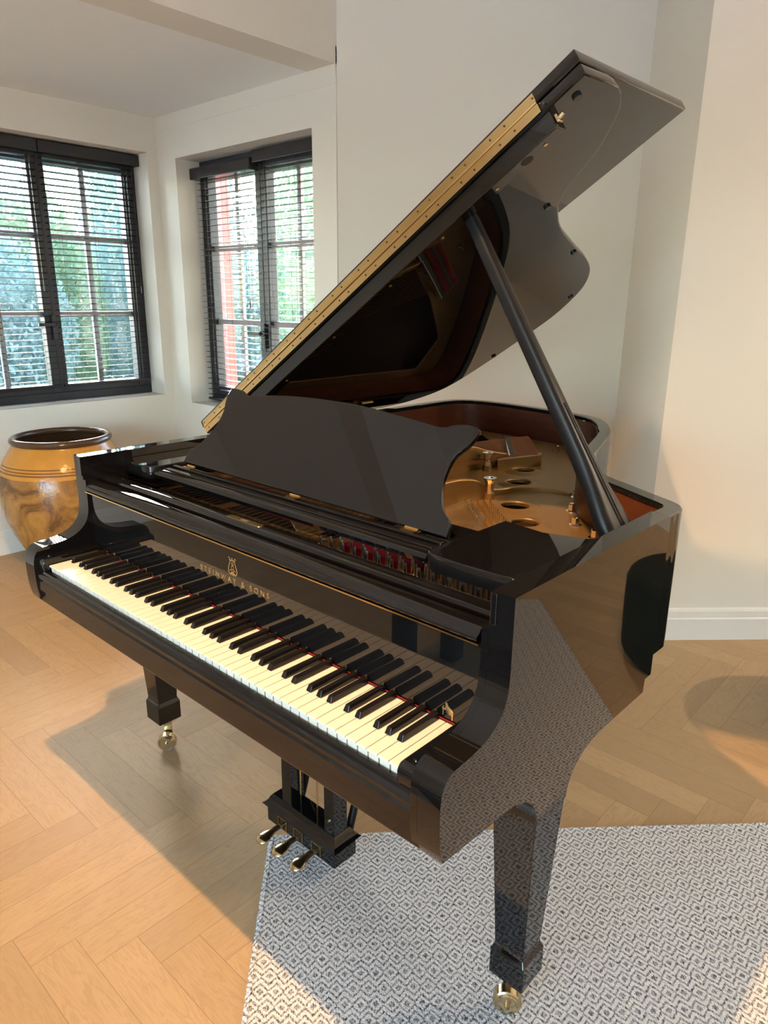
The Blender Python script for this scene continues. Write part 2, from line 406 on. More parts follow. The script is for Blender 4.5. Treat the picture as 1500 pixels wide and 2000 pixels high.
# windows ---------------------------------------------------------------
def window(name, origin, ax, W, z0, z1, right_hinge=True):
    """frame in a plane: origin = left end at sill line (seen from inside), ax = direction to the right, outward = rot +90"""
    ox, oy = origin; out = Vector((-ax.y, ax.x))
    def mt(): return Matrix(((ax.x, out.x, 0, ox), (ax.y, out.y, 0, oy), (0, 0, 1, 0), (0, 0, 0, 1)))
    T = mt(); H = z1
    bm = BM()
    f = .06
    box(bm, 0, W, 0, .07, z0, z0 + .05, T); box(bm, 0, W, 0, .07, H - .06, H, T); box(bm, 0, .045, 0, .07, z0 + .05, H - .06, T); box(bm, W - .045, W, 0, .07, z0 + .05, H - .06, T)
    fr = struct(obj(name, bm, 'frame', bev=.004))
    mid = W / 2
    for k, (a, b) in enumerate(((.045, mid), (mid, W - .045))):
        bm = BM(); s0, s1 = z0 + .05, H - .06; st = .048
        box(bm, a, a + st, -.012, .05, s0, s1, T); box(bm, b - st, b, -.012, .05, s0, s1, T); box(bm, a + st, b - st, -.012, .05, s0, s0 + .05, T); box(bm, a + st, b - st, -.012, .05, s1 - .05, s1, T)
        sh = obj('sash', bm, 'frame', fr, bev=.004)
        g0, g1, h0, h1 = a + st, b - st, s0 + .05, s1 - .05
        bm = BM(); box(bm, g0, g1, .022, .026, h0, h1, T); obj('pane', bm, 'glass', sh)
        bm = BM(); c = (g0 + g1) / 2; box(bm, c - .016, c + .016, .028, .05, h0, h1, T)
        for q in (1 / 3, 2 / 3): zz = h0 + (h1 - h0) * (.33 if q < .5 else .685); box(bm, g0, g1, .012, .046, zz - .016, zz + .016, T)
        obj('glazing_bar', bm, 'muntin', sh, bev=.003)
    bm = BM(); box(bm, mid - .012, mid + .012, -.03, -.012, z0 + .36, z0 + .50, T); box(bm, mid - .10, mid + .008, -.055, -.038, z0 + .435, z0 + .455, T); box(bm, mid - .008, mid + .008, -.055, -.03, z0 + .43, z0 + .46, T)
    obj('window_handle', bm, 'frame', fr, bev=.003)
    return fr, T
def blind(T, a, b, ztop, zbot, label, sa=.012, sb=.012, tl=-3):
    o0 = T @ Vector(((a + b) / 2, -.05, zbot))
    t = thing('venetian_blind', label, 'blind', o0, 'dark slatted blinds in the bay')
    bm = BM(); box(bm, a, b, -.075, -.004, ztop - .062, ztop, T); obj('headrail', bm, 'slat', t, bev=.004)
    bm = BM(); z = ztop - .085; tilt = R(tl); w = .0175
    while z > zbot + .02:
        dz = math.sin(tilt) * w; jit = random.uniform(-.0006, .0006)
        yc = -.042
        p = [(-w, -dz), (-w * .4, -dz * .4 + .0016), (w * .4, dz * .4 + .0016), (w, dz), (w, dz - .0012), (w * .4, dz * .4 + .0004), (-w * .4, -dz * .4 + .0004), (-w, -dz - .0012)]
        prism(bm, p, lambda q: T @ Vector((a + sa, yc + q[0], z + q[1] + jit)), lambda q: T @ Vector((b - sb, yc + q[0], z + q[1] + jit)))
        z -= .0335
    obj('slats', bm, 'slat', t)
    bm = BM(); box(bm, a + sa - .004, b - sb + .004, -.058, -.028, zbot, zbot + .016, T); obj('bottom_rail', bm, 'slat', t, bev=.003)
    bm = BM()
    for q in (.14, .5, .86):
        xx = a + (b - a) * q
        for yy in (-.06, -.024): tube(bm, T @ Vector((xx, yy, zbot)), T @ Vector((xx, yy, ztop - .06)), .0008, 4)
    obj('ladder_cord', bm, 'slat', t)
    bm = BM(); tube(bm, T @ Vector((b - .05, -.068, ztop - .06)), T @ Vector((b - .05, -.068, ztop - .75)), .0012, 5); tube(bm, T @ Vector((b - .05, -.068, ztop - .75)), T @ Vector((b - .05, -.068, ztop - .79)), .004, 6); obj('pull_cord', bm, 'slat', t)
    return t
fr1, T1 = window('window_1', (-2.52, W1['y0']), Vector((0, 1)), W1['y1'] - W1['y0'], W1['z0'], W1['z1'])
w1 = W1['y1'] - W1['y0']
blind(T1, .0, w1 / 2 - .002, 2.232, .90, 'dark slatted blind at the left sash, sun glaring behind its top', .012, .012, -8)
blind(T1, w1 / 2 + .002, w1 + .008 - .012, 2.232, .90, 'dark slatted blind beside the room corner, sun beside its top', .012, .034, -8)
fr2, T2 = window('window_2', (W2['x0'], 1.992), Vector((1, 0)), W2['x1'] - W2['x0'], W2['z0'], W2['z1'])
w2 = W2['x1'] - W2['x0']
blind(T2, .004, w2 / 2 - .012, 2.150, .79, 'dark slatted blind in front of the red brick pillar', .038, .012, 1)
blind(T2, w2 / 2 + .012, w2 - .004, 2.180, .79, 'dark slatted blind behind the piano lid, next to white wall edge', .012, .012, 1)
# rear glazing: frame + panes
bm = BM()
n_ = 4; fw = (GX1 - GX0) / n_
for i in range(n_ + 1): box(bm, GX0 + i * fw - .03, GX0 + i * fw + .03, -4.12, -4.05, 0, GZ1)
box(bm, GX0, GX1, -4.12, -4.05, GZ1 - .06, GZ1); box(bm, GX0, GX1, -4.12, -4.05, 0, .08)
fr3 = struct(obj('window_3', bm, 'frame'))
bm = BM(); box(bm, GX0, GX1, -4.09, -4.085, .08, GZ1 - .06); obj('pane', bm, 'glass', fr3)

# ------------------------------------------------------------------ outside
bm = BM(); box(bm, -30, -2.7, -14, 22, -.32, -.3); box(bm, -2.7, 9, 6.6, 22, -.32, -.3); 
o = obj('ground', bm, 'lawn'); struct(o)
bm = BM(); box(bm, -14, 14, -24, -4.25, -.12, -.02); struct(obj('bounce_paving', bm, 'bounce_paving'))  # unseen paving, added to bounce skylight up to the room ceiling
bm = BM(); box(bm, -5.8, -2.6, -4.2, 2.3, -.29, -.25); box(bm, -2.6, -.9, 2.07, 3.2, -.29, -.25); struct(obj('bay_bounce_paving', bm, 'bounce_paving'))  # added pale ground that bounces daylight through the bay windows
def tree(name, label, cat, c, rx, ry, rz, n, leaf, m, trunk=True, group=None):
    t = thing(name, label, cat, (c[0], c[1], -.3), group); bm = BM(); rr = random.Random(hash((round(c[0] * 10), round(c[1] * 10))) & 0xffff)
    for _ in range(n):
        while True:
            p = Vector((rr.uniform(-1, 1), rr.uniform(-1, 1), rr.uniform(-1, 1)))
            if .30 < p.length < 1: break
        q = Vector((c[0] + p.x * rx, c[1] + p.y * ry, c[2] + p.z * rz)); s = leaf * rr.uniform(.6, 1.3)
        u = Vector((rr.gauss(0, 1), rr.gauss(0, 1), rr.gauss(0, 1))).normalized(); v = u.orthogonal().normalized()
        bm.faces.new([bm.verts.new(q + u * s), bm.verts.new(q + v * s * .5), bm.verts.new(q - u * s), bm.verts.new(q - v * s * .5)])
    obj('crown', bm, m, t)
    bm = BM(); tube(bm, (c[0], c[1], -.3), (c[0], c[1], c[2]), .09, 8, .04)
    for k in range(5):
        a = k * 1.256; tube(bm, (c[0], c[1], c[2] * .55), (c[0] + math.cos(a) * rx * .6, c[1] + math.sin(a) * ry * .6, c[2] + rz * .3), .03, 6, .01)
    obj('trunk', bm, 'soil', t); return t
tree('garden_shrub', 'low bluish shrub outside, below the sun glare in the left window', 'shrub', (-6.6, 1.9, .95), .8, 1.25, 1.3, 14000, .042, 'leaf_blue')
tree('garden_shrub', 'taller green shrub outside, seen at the right of the left window', 'shrub', (-8.4, 3.45, 1.1), .9, .95, 1.75, 13000, .046, 'leaf')
tree('garden_tree', 'bluish green tree outside, behind the left half of the right window', 'tree', (-8.8, 5.75, 2.0), 1.3, 1.3, 2.6, 16000, .052, 'leaf_blue')
tree('garden_tree', 'bright green tree outside, behind the right half of the right window', 'tree', (-5.5, 6.7, 2.0), 1.6, 1.3, 2.6, 16000, .050, 'leaf')
tree('garden_hedge', 'long bluish hedge along the far side of the garden, behind the other plants', 'hedge', (-11.6, 6.5, 1.0), .8, 6.5, 1.75, 22000, .09, 'leaf_blue')
tree('garden_shrub', 'small leafy shrub outside, at the foot of the right window', 'shrub', (-3.9, 2.75, .25), .5, .4, .55, 4000, .035, 'leaf')
bm = BM(); box(bm, -4.175, -4.075, 3.5, 3.58, -.3, 3.3)
tag(obj('brick_pillar', bm, 'brick'), 'red brick pillar outside, seen through the right window', 'pillar')

# ------------------------------------------------------------------ rug
ru = Vector((math.cos(R(45.3)), math.sin(R(45.3)))); rv = Vector((math.cos(R(-44.9)), math.sin(R(-44.9))))
RC = Vector((.518, .288)); RL, RW = 2.7, 1.75
bm = BM(); nx, ny = 90, 60
def rp(i, j): return (i / nx * RL + (random.uniform(-.0025, .0025) if j in (0, ny) else 0), j / ny * RW + (random.uniform(-.0025, .0025) if i in (0, nx) else 0))
ex = .004
grid = [[bm.verts.new((*rp(i, j), .011)) for j in range(ny + 1)] for i in range(nx + 1)]
for i in range(nx):
    for j in range(ny): bm.faces.new((grid[i][j], grid[i + 1][j], grid[i + 1][j + 1], grid[i][j + 1]))
edge = [grid[i][0] for i in range(nx + 1)] + [grid[nx][j] for j in range(1, ny + 1)] + [grid[i][ny] for i in range(nx - 1, -1, -1)] + [grid[0][j] for j in range(ny - 1, 0, -1)]
low = [bm.verts.new((v.co.x, v.co.y, .001)) for v in edge]
for i in range(len(edge)): k = (i + 1) % len(edge); bm.faces.new((edge[i], low[i], low[k], edge[k]))
o = obj('rug', bm, 'rug'); tag(o, 'grey and white woven rug with diamond pattern under the piano', 'rug')
o.matrix_world = Matrix(((ru.x, rv.x, 0, RC.x), (ru.y, rv.y, 0, RC.y), (0, 0, 1, 0), (0, 0, 0, 1)))
# twisted yarn edge binding
bm = BM()
def yarn(a, b, ax):
    n = int((b - a) / .009)
    for i in range(n):
        q = a + (b - a) * (i + .5) / n
        s = random.uniform(.0042, .0056)
        c = Vector((q, 0, .008)) if ax == 'x' else Vector((0, q, .008))
        d = Vector((.5, 1, 0)) if ax == 'x' else Vector((1, .5, 0)); d.normalize()
        tube(bm, c - d * .004 + Vector((0, 0, -.004)), c + d * .008 + Vector((0, 0, .002)), s, 6)
yarn(0, RL, 'x'); yarn(0, RW, 'y')
yb = obj('edge_binding', bm, 'rug', o, smooth=60)

# ------------------------------------------------------------------ jar
t = thing('glazed_jar', 'large brown and orange glazed stoneware jar standing in the window bay', 'jar', (-1.998, .91, 0))
bm = BM()
prof = [(.0, .0), (.18, .0), (.20, .012), (.222, .06), (.266, .14), (.306, .24), (.328, .34), (.333, .43), (.324, .505), (.303, .57), (.276, .617), (.250, .655), (.240, .673), (.225, .673), (.255, .60), (.290, .50), (.285, .38), (.20, .14), (.16, .04), (.0, .03)]
pp = crv(prof[1:13], 4); 
lathe(bm, [(.001, 0)] + [(a, b) for a, b in pp], (-1.998, .91, 0), 72, caps=False)
jb = obj('body', bm, 'jar', t, smooth=50)
jb.data.transform(Matrix.Translation((1.998, -.91, 0))); jb.location = (-1.998, .91, 0)
bm = BM(); lathe(bm, [(.2255, .6735), (.255, .60), (.290, .50), (.285, .38), (.20, .14), (.16, .04), (.001, .03)], (-1.998, .91, 0), 72, caps=False); obj('inside', bm, 'jar_rim', t, smooth=50)
bm = BM(); lathe(bm, [(.236 + .020 * math.cos(a), .690 + .019 * math.sin(a)) for a in (2 * math.pi * i / 12 for i in range(13))], (-1.998, .91, 0), 72, caps=False); obj('rim', bm, 'jar_rim', t, smooth=60)

# ------------------------------------------------------------------ piano
PX = .61
piano = thing('grand_piano', 'glossy black grand piano with raised lid, standing half on the rug', 'piano', (PX, .8, 0))
XR, XL = 1.317, -.098
TOP = .998
# --- rim / arms
arm = [(-.016, .640), (-.021, .672), (-.0225, .728), (-.019, .752), (-.012, .766), (-.001, .7745), (.014, .777), (.050, .780), (.080, .7855), (.102, .795), (.120, .809), (.132, .827), (.138, .848), (.140, .875), (.140, TOP)]
cove = [(.720, TOP), (.720, .637), (.690, .637), (.687, .607), (.51, .609), (.46, .606), (.425, .598), (.395, .583), (.378, .565), (.368, .545), (.365, .527), (.352, .525), (.264, .525), (.262, .535), (.256, .557), (.242, .580), (.220, .600), (.19, .613), (.150, .620), (.10, .622), (-.012, .630)]
armc = arm[:1] + crv(arm[:-1], 3)[1:] + arm[-1:]
side_poly = armc + cove
outer = [(XR, .72), (1.3176, .745), (1.3172, .776), (1.305, .806), (1.281, .828), (1.233, .856), (1.150, .905), (1.065, .957), (.985, 1.050), (.922, 1.178), (.868, 1.335), (.822, 1.472), (.787, 1.560), (.740, 1.650), (.692, 1.722), (.640, 1.782), (.575, 1.822), (.50, 1.845), (.36, 1.875), (.20, 1.895), (.07, 1.895), (-.02, 1.872), (-.07, 1.82), (-.094, 1.74), (XL, 1.62), (XL, .72)]
outc = crv(outer[:-2], 5) + outer[-2:]
def offset(path, d):
    o = []
    for i, p in enumerate(path):
        a = Vector(path[max(i - 1, 0)]); b = Vector(path[min(i + 1, len(path) - 1)]); t_ = (b - a).normalized(); n_ = Vector((-t_.y, t_.x))
        o.append((p[0] + n_.x * d, p[1] + n_.y * d))
    return o
bm = BM()
for x0, x1 in ((XR - .042, XR), (XL, XL + .042)):
    prism_x(bm, side_poly, x0, x1)
es = [e for e in bm.edges if len(e.link_faces) == 2 and e.calc_face_angle(0) > R(50) and not all(abs(v.co.y - .72) < 1e-5 for v in e.verts)
      and any(abs(f.normal.x) > .9 for f in e.link_faces)]
bmesh.ops.bevel(bm, geom=es, offset=.0035, segments=3, profile=.5, affect='EDGES')
inn = offset(outc, .040); Zb = .684
cols = []
for (a, b), (c, d) in zip(outc, inn):
    ox, oy = Vector((a - c, b - d)).normalized() * .003
    cols.append([bm.verts.new(v) for v in ((c, d, Zb), (a, b, Zb), (a, b, TOP - .003), (a - ox, b - oy, TOP), (c + ox, d + oy, TOP), (c, d, TOP - .003), (c, d, Zb))][:6])
for A, B in zip(cols, cols[1:]):
    for i in range(6): bm.faces.new((A[i], B[i], B[(i + 1) % 6], A[(i + 1) % 6]))
rim = obj('rim', bm, 'lacquer', piano, smooth=32)
chk = armc[:-1] + [(.140, .935), (.30, .935), (.30, .640)]
for x0, x1 in ((XR - .0555, XR - .0423), (XL + .0423, XL + .0555)):
    bm = BM(); prism_x(bm, chk, x0, x1); obj('cheek', bm, 'lacquer', rim, smooth=32)
for x0_ in (1.2765, -.067):
    bm = BM(); box(bm, x0_, x0_ + .0105, .1372, .145, .945, .9965); obj('lock_strike', bm, 'lacquer', rim, bev=.001)
# inner mahogany veneer
inn2 = offset(outc, .0415)
ring = [(XR - .0435, .48)] + [p for p in inn2] + [(XL + .0435, .62)]
bm = BM(); lo_ = [bm.verts.new((p[0], p[1], .80)) for p in ring]; hi_ = [bm.verts.new((p[0], p[1], TOP - .014)) for p in ring]
ring3 = offset(ring, .002); lo2 = [bm.verts.new((p[0], p[1], .80)) for p in ring3]; hi2 = [bm.verts.new((p[0], p[1], TOP - .014)) for p in ring3]
for i in range(len(ring) - 1):
    bm.faces.new((lo2[i], lo2[i + 1], hi2[i + 1], hi2[i])); bm.faces.new((hi_[i], hi2[i], hi2[i + 1], hi_[i + 1]))
obj('inner_rim', bm, 'mahogany', rim, smooth=40)
# --- plate / sound board
inside = [(p[0], p[1]) for p in offset(outc, .044)]
inside = [(XR - .046, .36)] + inside[::2] + [(XL + .046, .36)]
holes = []
for cx, cy, r in ((.826, .924, .040), (.690, 1.156, .038), (.613, 1.309, .036), (.930, .806, .036)):
    holes.append([(cx + r * math.cos(a) * 1.0, cy + r * math.sin(a)) for a in (2 * math.pi * i / 28 for i in range(28))][::-1])
treble_open = [(.60, .40), (.88, .40), (.86, .62), (.70, .76), (.62, .74)]
bass_open = [(-.03, .372), (.560, .372), (.415, .46), (.42, .72), (.430, 1.08), (.50, 1.36), (.30, 1.62), (.12, 1.78), (-.02, 1.70)]
plate = flat('cast_plate', [inside, treble_open[::-1], bass_open[::-1]] + holes, .006, .0015, Matrix.Translation((0, 0, .869)), 'plate', piano)
for (cx, cy, r) in ((.826, .924, .040), (.690, 1.156, .038), (.613, 1.309, .036), (.930, .806, .036)):
    bm = BM(); lathe(bm, [(r + .030, .8715), (r + .016, .8745), (r + .006, .879), (r + .001, .8795), (r - .002, .877), (r - .001, .872)], (cx, cy, 0), 40, caps=False); obj('sound_hole_lip', bm, 'plate', plate, smooth=70)
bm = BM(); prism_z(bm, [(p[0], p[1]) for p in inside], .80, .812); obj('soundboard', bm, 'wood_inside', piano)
RIB1 = [(.69, .60), (.693, .70), (.695, .783), (.70, .845), (.706, .906), (.709, .945), (.715, .996), (.730, 1.075), (.771, 1.125), (.83, 1.149), (.872, 1.150)]
h1 = [.935, .945, .947, .944, .931, .906, .892, .887, .884, .881, .878]
RIB2 = [(.43, .70), (.44, .95), (.452, 1.08), (.458, 1.116), (.477, 1.208), (.49, 1.273), (.51, 1.36), (.538, 1.422), (.574, 1.481)]
h2 = [.955, .960, .960, .958, .952, .932, .912, .906, .906]
def rib(path, hs, w):
    p3 = crv(path, 5); hh = [y for _, y in crv([(i, h) for i, h in enumerate(hs)], 5)]
    bm = BM(); strip(bm, p3, w, .868, hh); return obj('plate_rib', bm, 'plate', plate, smooth=40, bev=.003)
rib(RIB1, h1, .008); rib(RIB2, h2, .007)
def stud(x, y, z0, h):
    bm = BM(); lathe(bm, [(.016, z0 - .012), (.0145, z0 + h * .25)], (x, y, 0), 24); obj('plate_boss', bm, 'plate', plate, smooth=50)
    bm = BM(); lathe(bm, [(.0125, z0 + h * .25), (.0125, z0 + h * .72), (.014, z0 + h * .8), (.0185, z0 + h * .93), (.0185, z0 + h), (.012, z0 + h), (.011, z0 + h - .004), (.004, z0 + h - .004)], (x, y, 0), 28); obj('nose_bolt', bm, 'chrome', plate, smooth=40)
stud(.724, .948, .876, .058); stud(.518, 1.235, .876, .058)
for (x, y) in ((.955, 1.000), (1.022, .893), (.897, 1.135), (1.106, .832), (.520, 1.690), (.80, 1.36), (.68, 1.60)):
    bm = BM(); lathe(bm, [(.016, .871), (.016, .874)], (x, y, 0), 24); lathe(bm, [(.0105, .874), (.0105, .892), (.008, .894)], (x, y, 0), 6); obj('plate_bolt', bm, 'chrome', plate)
# bass hitch box
T_ = Vector((.313, 1.647)); U_ = Vector((.38, 1.73)); V_ = Vector((.602, 1.436)); W_ = Vector((.556, 1.309))
def bl(s, t2): a = T_.lerp(U_, s); b = W_.lerp(V_, s); return a.lerp(b, t2)
bm = BM(); prism_z(bm, [tuple(bl(0, 0)), tuple(bl(1, 0)), tuple(bl(1, 1)), tuple(bl(0, 1))], .868, .899); obj('hitch_block', bm, 'plate', plate, bev=.002)
def bandbox(s0, s1, z0, z1, m, nm, t0=.03, t1=.95):
    bm = BM(); prism_z(bm, [tuple(bl(s0, t0)), tuple(bl(s1, t0)), tuple(bl(s1, t1)), tuple(bl(s0, t1))], z0, z1); return obj(nm, bm, m, plate)
bandbox(-.02, .02, .899, .915, 'chrome', 'agraffe_bar'); bandbox(.06, .20, .899, .910, 'felt_grey', 'damping_strip'); bandbox(.30, .52, .899, .906, 'felt', 'felt_strip'); bandbox(.56, .74, .899, .906, 'felt_grey', 'damping_strip'); bandbox(.78, .93, .899, .905, 'felt', 'felt_strip')
bandbox(-.35, 1.0, .868, .909, 'plate', 'plate_rib', .97, 1.03)
# strings
def strings(n, f0, f1, r, m, z):
    for i in range(n):
        q = i / (n - 1); a, b = f0(q), f1(q)
        bm = BM(); tube(bm, (a[0], a[1], z), (b[0], b[1], z), r, 5); obj('string', bm, m, piano)
strings(26, lambda q: (.02 + .36 * q, .46), lambda q: tuple(bl(.9, .05 + .88 * q)), .0013, 'copper', .909)
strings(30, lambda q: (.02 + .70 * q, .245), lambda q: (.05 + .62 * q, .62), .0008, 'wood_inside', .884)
strings(34, lambda q: (.745 + .36 * q, .245), lambda q: (.722 + .132 * q, .862 - .12 * q), .0006, 'steel', .889)
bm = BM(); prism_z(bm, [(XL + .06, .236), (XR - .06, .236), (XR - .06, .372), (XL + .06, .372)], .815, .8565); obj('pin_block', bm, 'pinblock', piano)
bm = BM(); prism_z(bm, [(.70, .236), (XR - .062, .236), (XR - .062, .37), (.70, .37)], .857, .866); obj('pin_block_plate', bm, 'plate', piano)
for xa, xb in ((.735, .700), (1.005, .965)):
    bm = BM(); strip(bm, crv([(xa - .05, .238), (xa - .012, .270), (xa, .31), (xa + .004, .38)], 5), .006, .857, .905); obj('plate_rib', bm, 'plate', plate, smooth=40)
bm = BM(); box(bm, .50, .70, .245, .285, .857, .8915); box(bm, .765, .985, .318, .360, .866, .905); obj('felt_strip', bm, 'felt', piano, bev=.003)
pin = None
def pinat(nm, x, y, z0, h, r, m):
    bm = BM(); lathe(bm, [(r, z0), (r, z0 + h * .9), (r * .75, z0 + h)], (x, y, 0), 10); return obj(nm, bm, m, piano, smooth=40)
for i in range(15):
    for j in range(3):
        if 6 < i * 3 + j < 8: continue
        x = .770 + i * .0335 + j * .008; pinat('tuning_pin', x, .258 + j * .021, .866, .072 - .004 * j, .0034, 'chrome')
for i in range(9):
    for j in range(5):
        f = i / 8; x = .722 + .128 * f - .013 * (j - 4); y = .858 - .118 * f - .011 * (j - 4) - .024 * 1
        pinat('hitch_pin', x, y, .871, .022, .0018, 'brass_aged')
# --- key bed, slip, blocks
bm = BM(); box(bm, XL + .012, XR - .004, -.010, .60, .625, .662); obj('key_bed', bm, 'lacquer', piano, bev=.003)
bm = BM(); prism_x(bm, [(-.004, .665), (-.017, .665), (-.017, .688), (-.013, .692), (-.013, .697), (-.018, .700), (-.0185, .706), (-.015, .711), (-.011, .713), (-.009, .719), (-.004, .7215), (.0, .7215), (.0, .665)], XL + .055, XR - .055); obj('key_slip', bm, 'lacquer', piano, smooth=30)
for x0, x1 in ((1.2265, XR - .0565), (XL + .0565, -.0035)):
    bm = BM(); prof = [(-.012, .722), (-.013, .742), (-.009, .751), (-.002, .755), (.02, .7555), (.145, .7555), (.145, .722)]
    prism_x(bm, crv(prof[:5], 3) + prof[5:], x0, x1); kb = obj('key_block', bm, 'lacquer', piano, smooth=35, bev=.0025)
    xs = x0 + .018 if x0 > .5 else x1 - .018
    bm = BM(); lathe(bm, [(.005, .755), (.005, .757), (.003, .7595)], (xs, .012, 0), 16); obj('screw_cap', bm, 'lacquer', kb, smooth=40)
# --- keys
KP = 1.222 / 52; KZ = .7384; KL = .1405
pat = 'ABCDEFG'; bm = BM()
box(bm, .0008, KP - .0008, 0, KL + .003, KZ - .0045, KZ); box(bm, .0016, KP - .0016, .0042, KL + .003, KZ - .022, KZ - .0045)
k0 = obj('white_key', bm, 'white_key', piano, bev=.0007)
md = k0.modifiers['Bevel']
wk = [k0]
for i in range(1, 52):
    c = k0.copy(); c.location.x = i * KP; COL.objects.link(c); wk.append(c)
off = {'C': -.0020, 'D': .0020, 'F': -.0028, 'G': 0, 'A': .0028}
bm = BM()
yb0, yb1 = .0485, KL + .003; wb, wt = .0068, .0048
pts = [(-wb, yb0, KZ), (wb, yb0, KZ), (wb, yb1, KZ), (-wb, yb1, KZ), (-wt, yb0 + .0055, KZ + .0118), (wt, yb0 + .0055, KZ + .0118), (wt + .0006, yb1, KZ + .0122), (-wt - .0006, yb1, KZ + .0122)]
v = [bm.verts.new(p) for p in pts]
for f in ((0, 3, 2, 1), (4, 5, 6, 7), (0, 1, 5, 4), (1, 2, 6, 5), (2, 3, 7, 6), (3, 0, 4, 7)): bm.faces.new([v[i] for i in f])
b0 = None
for i in range(51):
    n = pat[i % 7]
    if n not in off: continue
    x = (i + 1) * KP + off[n]
    if b0 is None:
        b0 = obj('black_key', bm, 'ebony', piano, bev=.0014, seg=3); b0.location.x = x
    else:
        c = b0.copy(); c.location.x = x; COL.objects.link(c)
bm = BM(); box(bm, -.010, 1.236, KL + .0040, .1468, KZ + .0006, KZ + .0022); obj('felt_strip', bm, 'felt', piano)
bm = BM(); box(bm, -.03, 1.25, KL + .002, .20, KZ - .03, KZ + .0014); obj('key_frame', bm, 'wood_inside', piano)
# --- fallboard
FB = .147
bm = BM(); prism_x(bm, [(FB, KZ + .0042), (FB, .905), (FB + .012, .905), (FB + .012, KZ + .0042)], XL + .0575, XR - .0575); fb = obj('fallboard', bm, 'lacquer', piano)
nose = [(.149, .9055)] + [(.1405 + .0 - .006 * math.sin(a), .9125 - .0065 * math.cos(a)) for a in (math.pi * i / 8 for i in range(9))] + [(.146, .9265), (.150, .9285), (.176, .9285), (.176, .9055)]
bm = BM(); prism_x(bm, nose, XL + .058, XR - .061); obj('fallboard_nose', bm, 'lacquer', fb, smooth=35)
bm = BM(); box(bm, XL + .0575, XR - .0575, .1345, .148, .9030, .9058); obj('brass_hinge_line', bm, 'brass', fb)
rot = Matrix.Rotation(R(90), 4, 'X')
text('lettering', 'STEINWAY & SONS', .0182, Matrix.Translation((.6085, FB - .0003, .8175)) @ rot, 'gold_leaf', fb, 1.72, thin=-.0003)
# lyre emblem
def wire(bm, pts, r, y=FB - .0004):
    for a, b in zip(pts, pts[1:]):
        a, b = Vector(a), Vector(b); d = (b - a)
        if d.length < 1e-6: continue
        n = Vector((-d.y, d.x)).normalized() * r
        q = [a + n, b + n, b - n, a - n]
        bm.faces.new([bm.verts.new((p.x, y, p.y)) for p in q])
bm = BM(); lx, lz = .609, .837
L1 = crv([(.003, .002), (.012, .003), (.0155, .010), (.0125, .020), (.008, .030), (.0065, .034)], 5)
for s in (-1, 1):
    wire(bm, [(lx + s * a, lz + b) for a, b in L1], .0009)
    cir = [(lx + s * (.0105 + .003 * math.cos(a)), lz + .0365 + .003 * math.sin(a)) for a in (2 * math.pi * i / 10 for i in range(9))]; wire(bm, cir, .0007)
    sc = [(lx + s * (.0062 + .0036 * math.cos(a)), lz + .008 + .0036 * math.sin(a)) for a in (2 * math.pi * i / 12 for i in range(10))]; wire(bm, sc, .0007)
    wire(bm, [(lx + s * a, lz + b) for a, b in crv([(0, .012), (.004, .015), (.003, .020), (.0, .022)], 4)], .0007)
    wire(bm, [(lx + s * a, lz + b) for a, b in crv([(0, .022), (.003, .0245), (.0025, .028), (.0, .0295)], 4)], .0007)
wire(bm, [(lx - .0085, lz + .0335), (lx + .0085, lz + .0335)], .0009); wire(bm, [(lx, lz + .0335), (lx, lz + .040)], .0012)
wire(bm, [(lx - .011, lz), (lx, lz + .006), (lx + .011, lz)], .0012); wire(bm, [(lx - .006, lz + .001), (lx + .006, lz + .001)], .0012)
obj('lyre_emblem', bm, 'gold_leaf', fb)
# little golden piano plate
bm = BM(); px, pz = 1.1855, .7455
sil = crv([(.008, .026), (.0085, .027), (.0115, .0265), (.0135, .0225), (.0175, .0195), (.0225, .0165), (.0245, .0125), (.0245, .0105)], 4) + [(.008, .0165)]
bm.faces.new([bm.verts.new((px + a, FB - .0006, pz + b)) for a, b in sil][::-1])
wire(bm, [(px + .0015, pz + .0145), (px + .0085, pz + .0135)], .0022, FB - .0006); wire(bm, [(px + .0025, pz + .0175), (px + .0055, pz + .0195)], .0006, FB - .0006)
wire(bm, [(px + .0085, pz + .0145), (px + .0245, pz + .0085)], .0008, FB - .0006)
for lx_, a in ((.0035, .013), (.0225, .009)): wire(bm, [(px + lx_, pz + a), (px + lx_, pz - .001 + (.003 if lx_ < .01 else -.001))], .0010, FB - .0006)
pe = obj('piano_emblem', bm, 'gold_leaf', fb)
text('emblem_lettering', 'MAENE', .0047, Matrix.Translation((px + .0165, FB - .0008, pz + .0068)) @ rot @ Matrix.Rotation(R(-14), 4, 'Z'), 'gold_leaf', pe, 1.0, .0001)
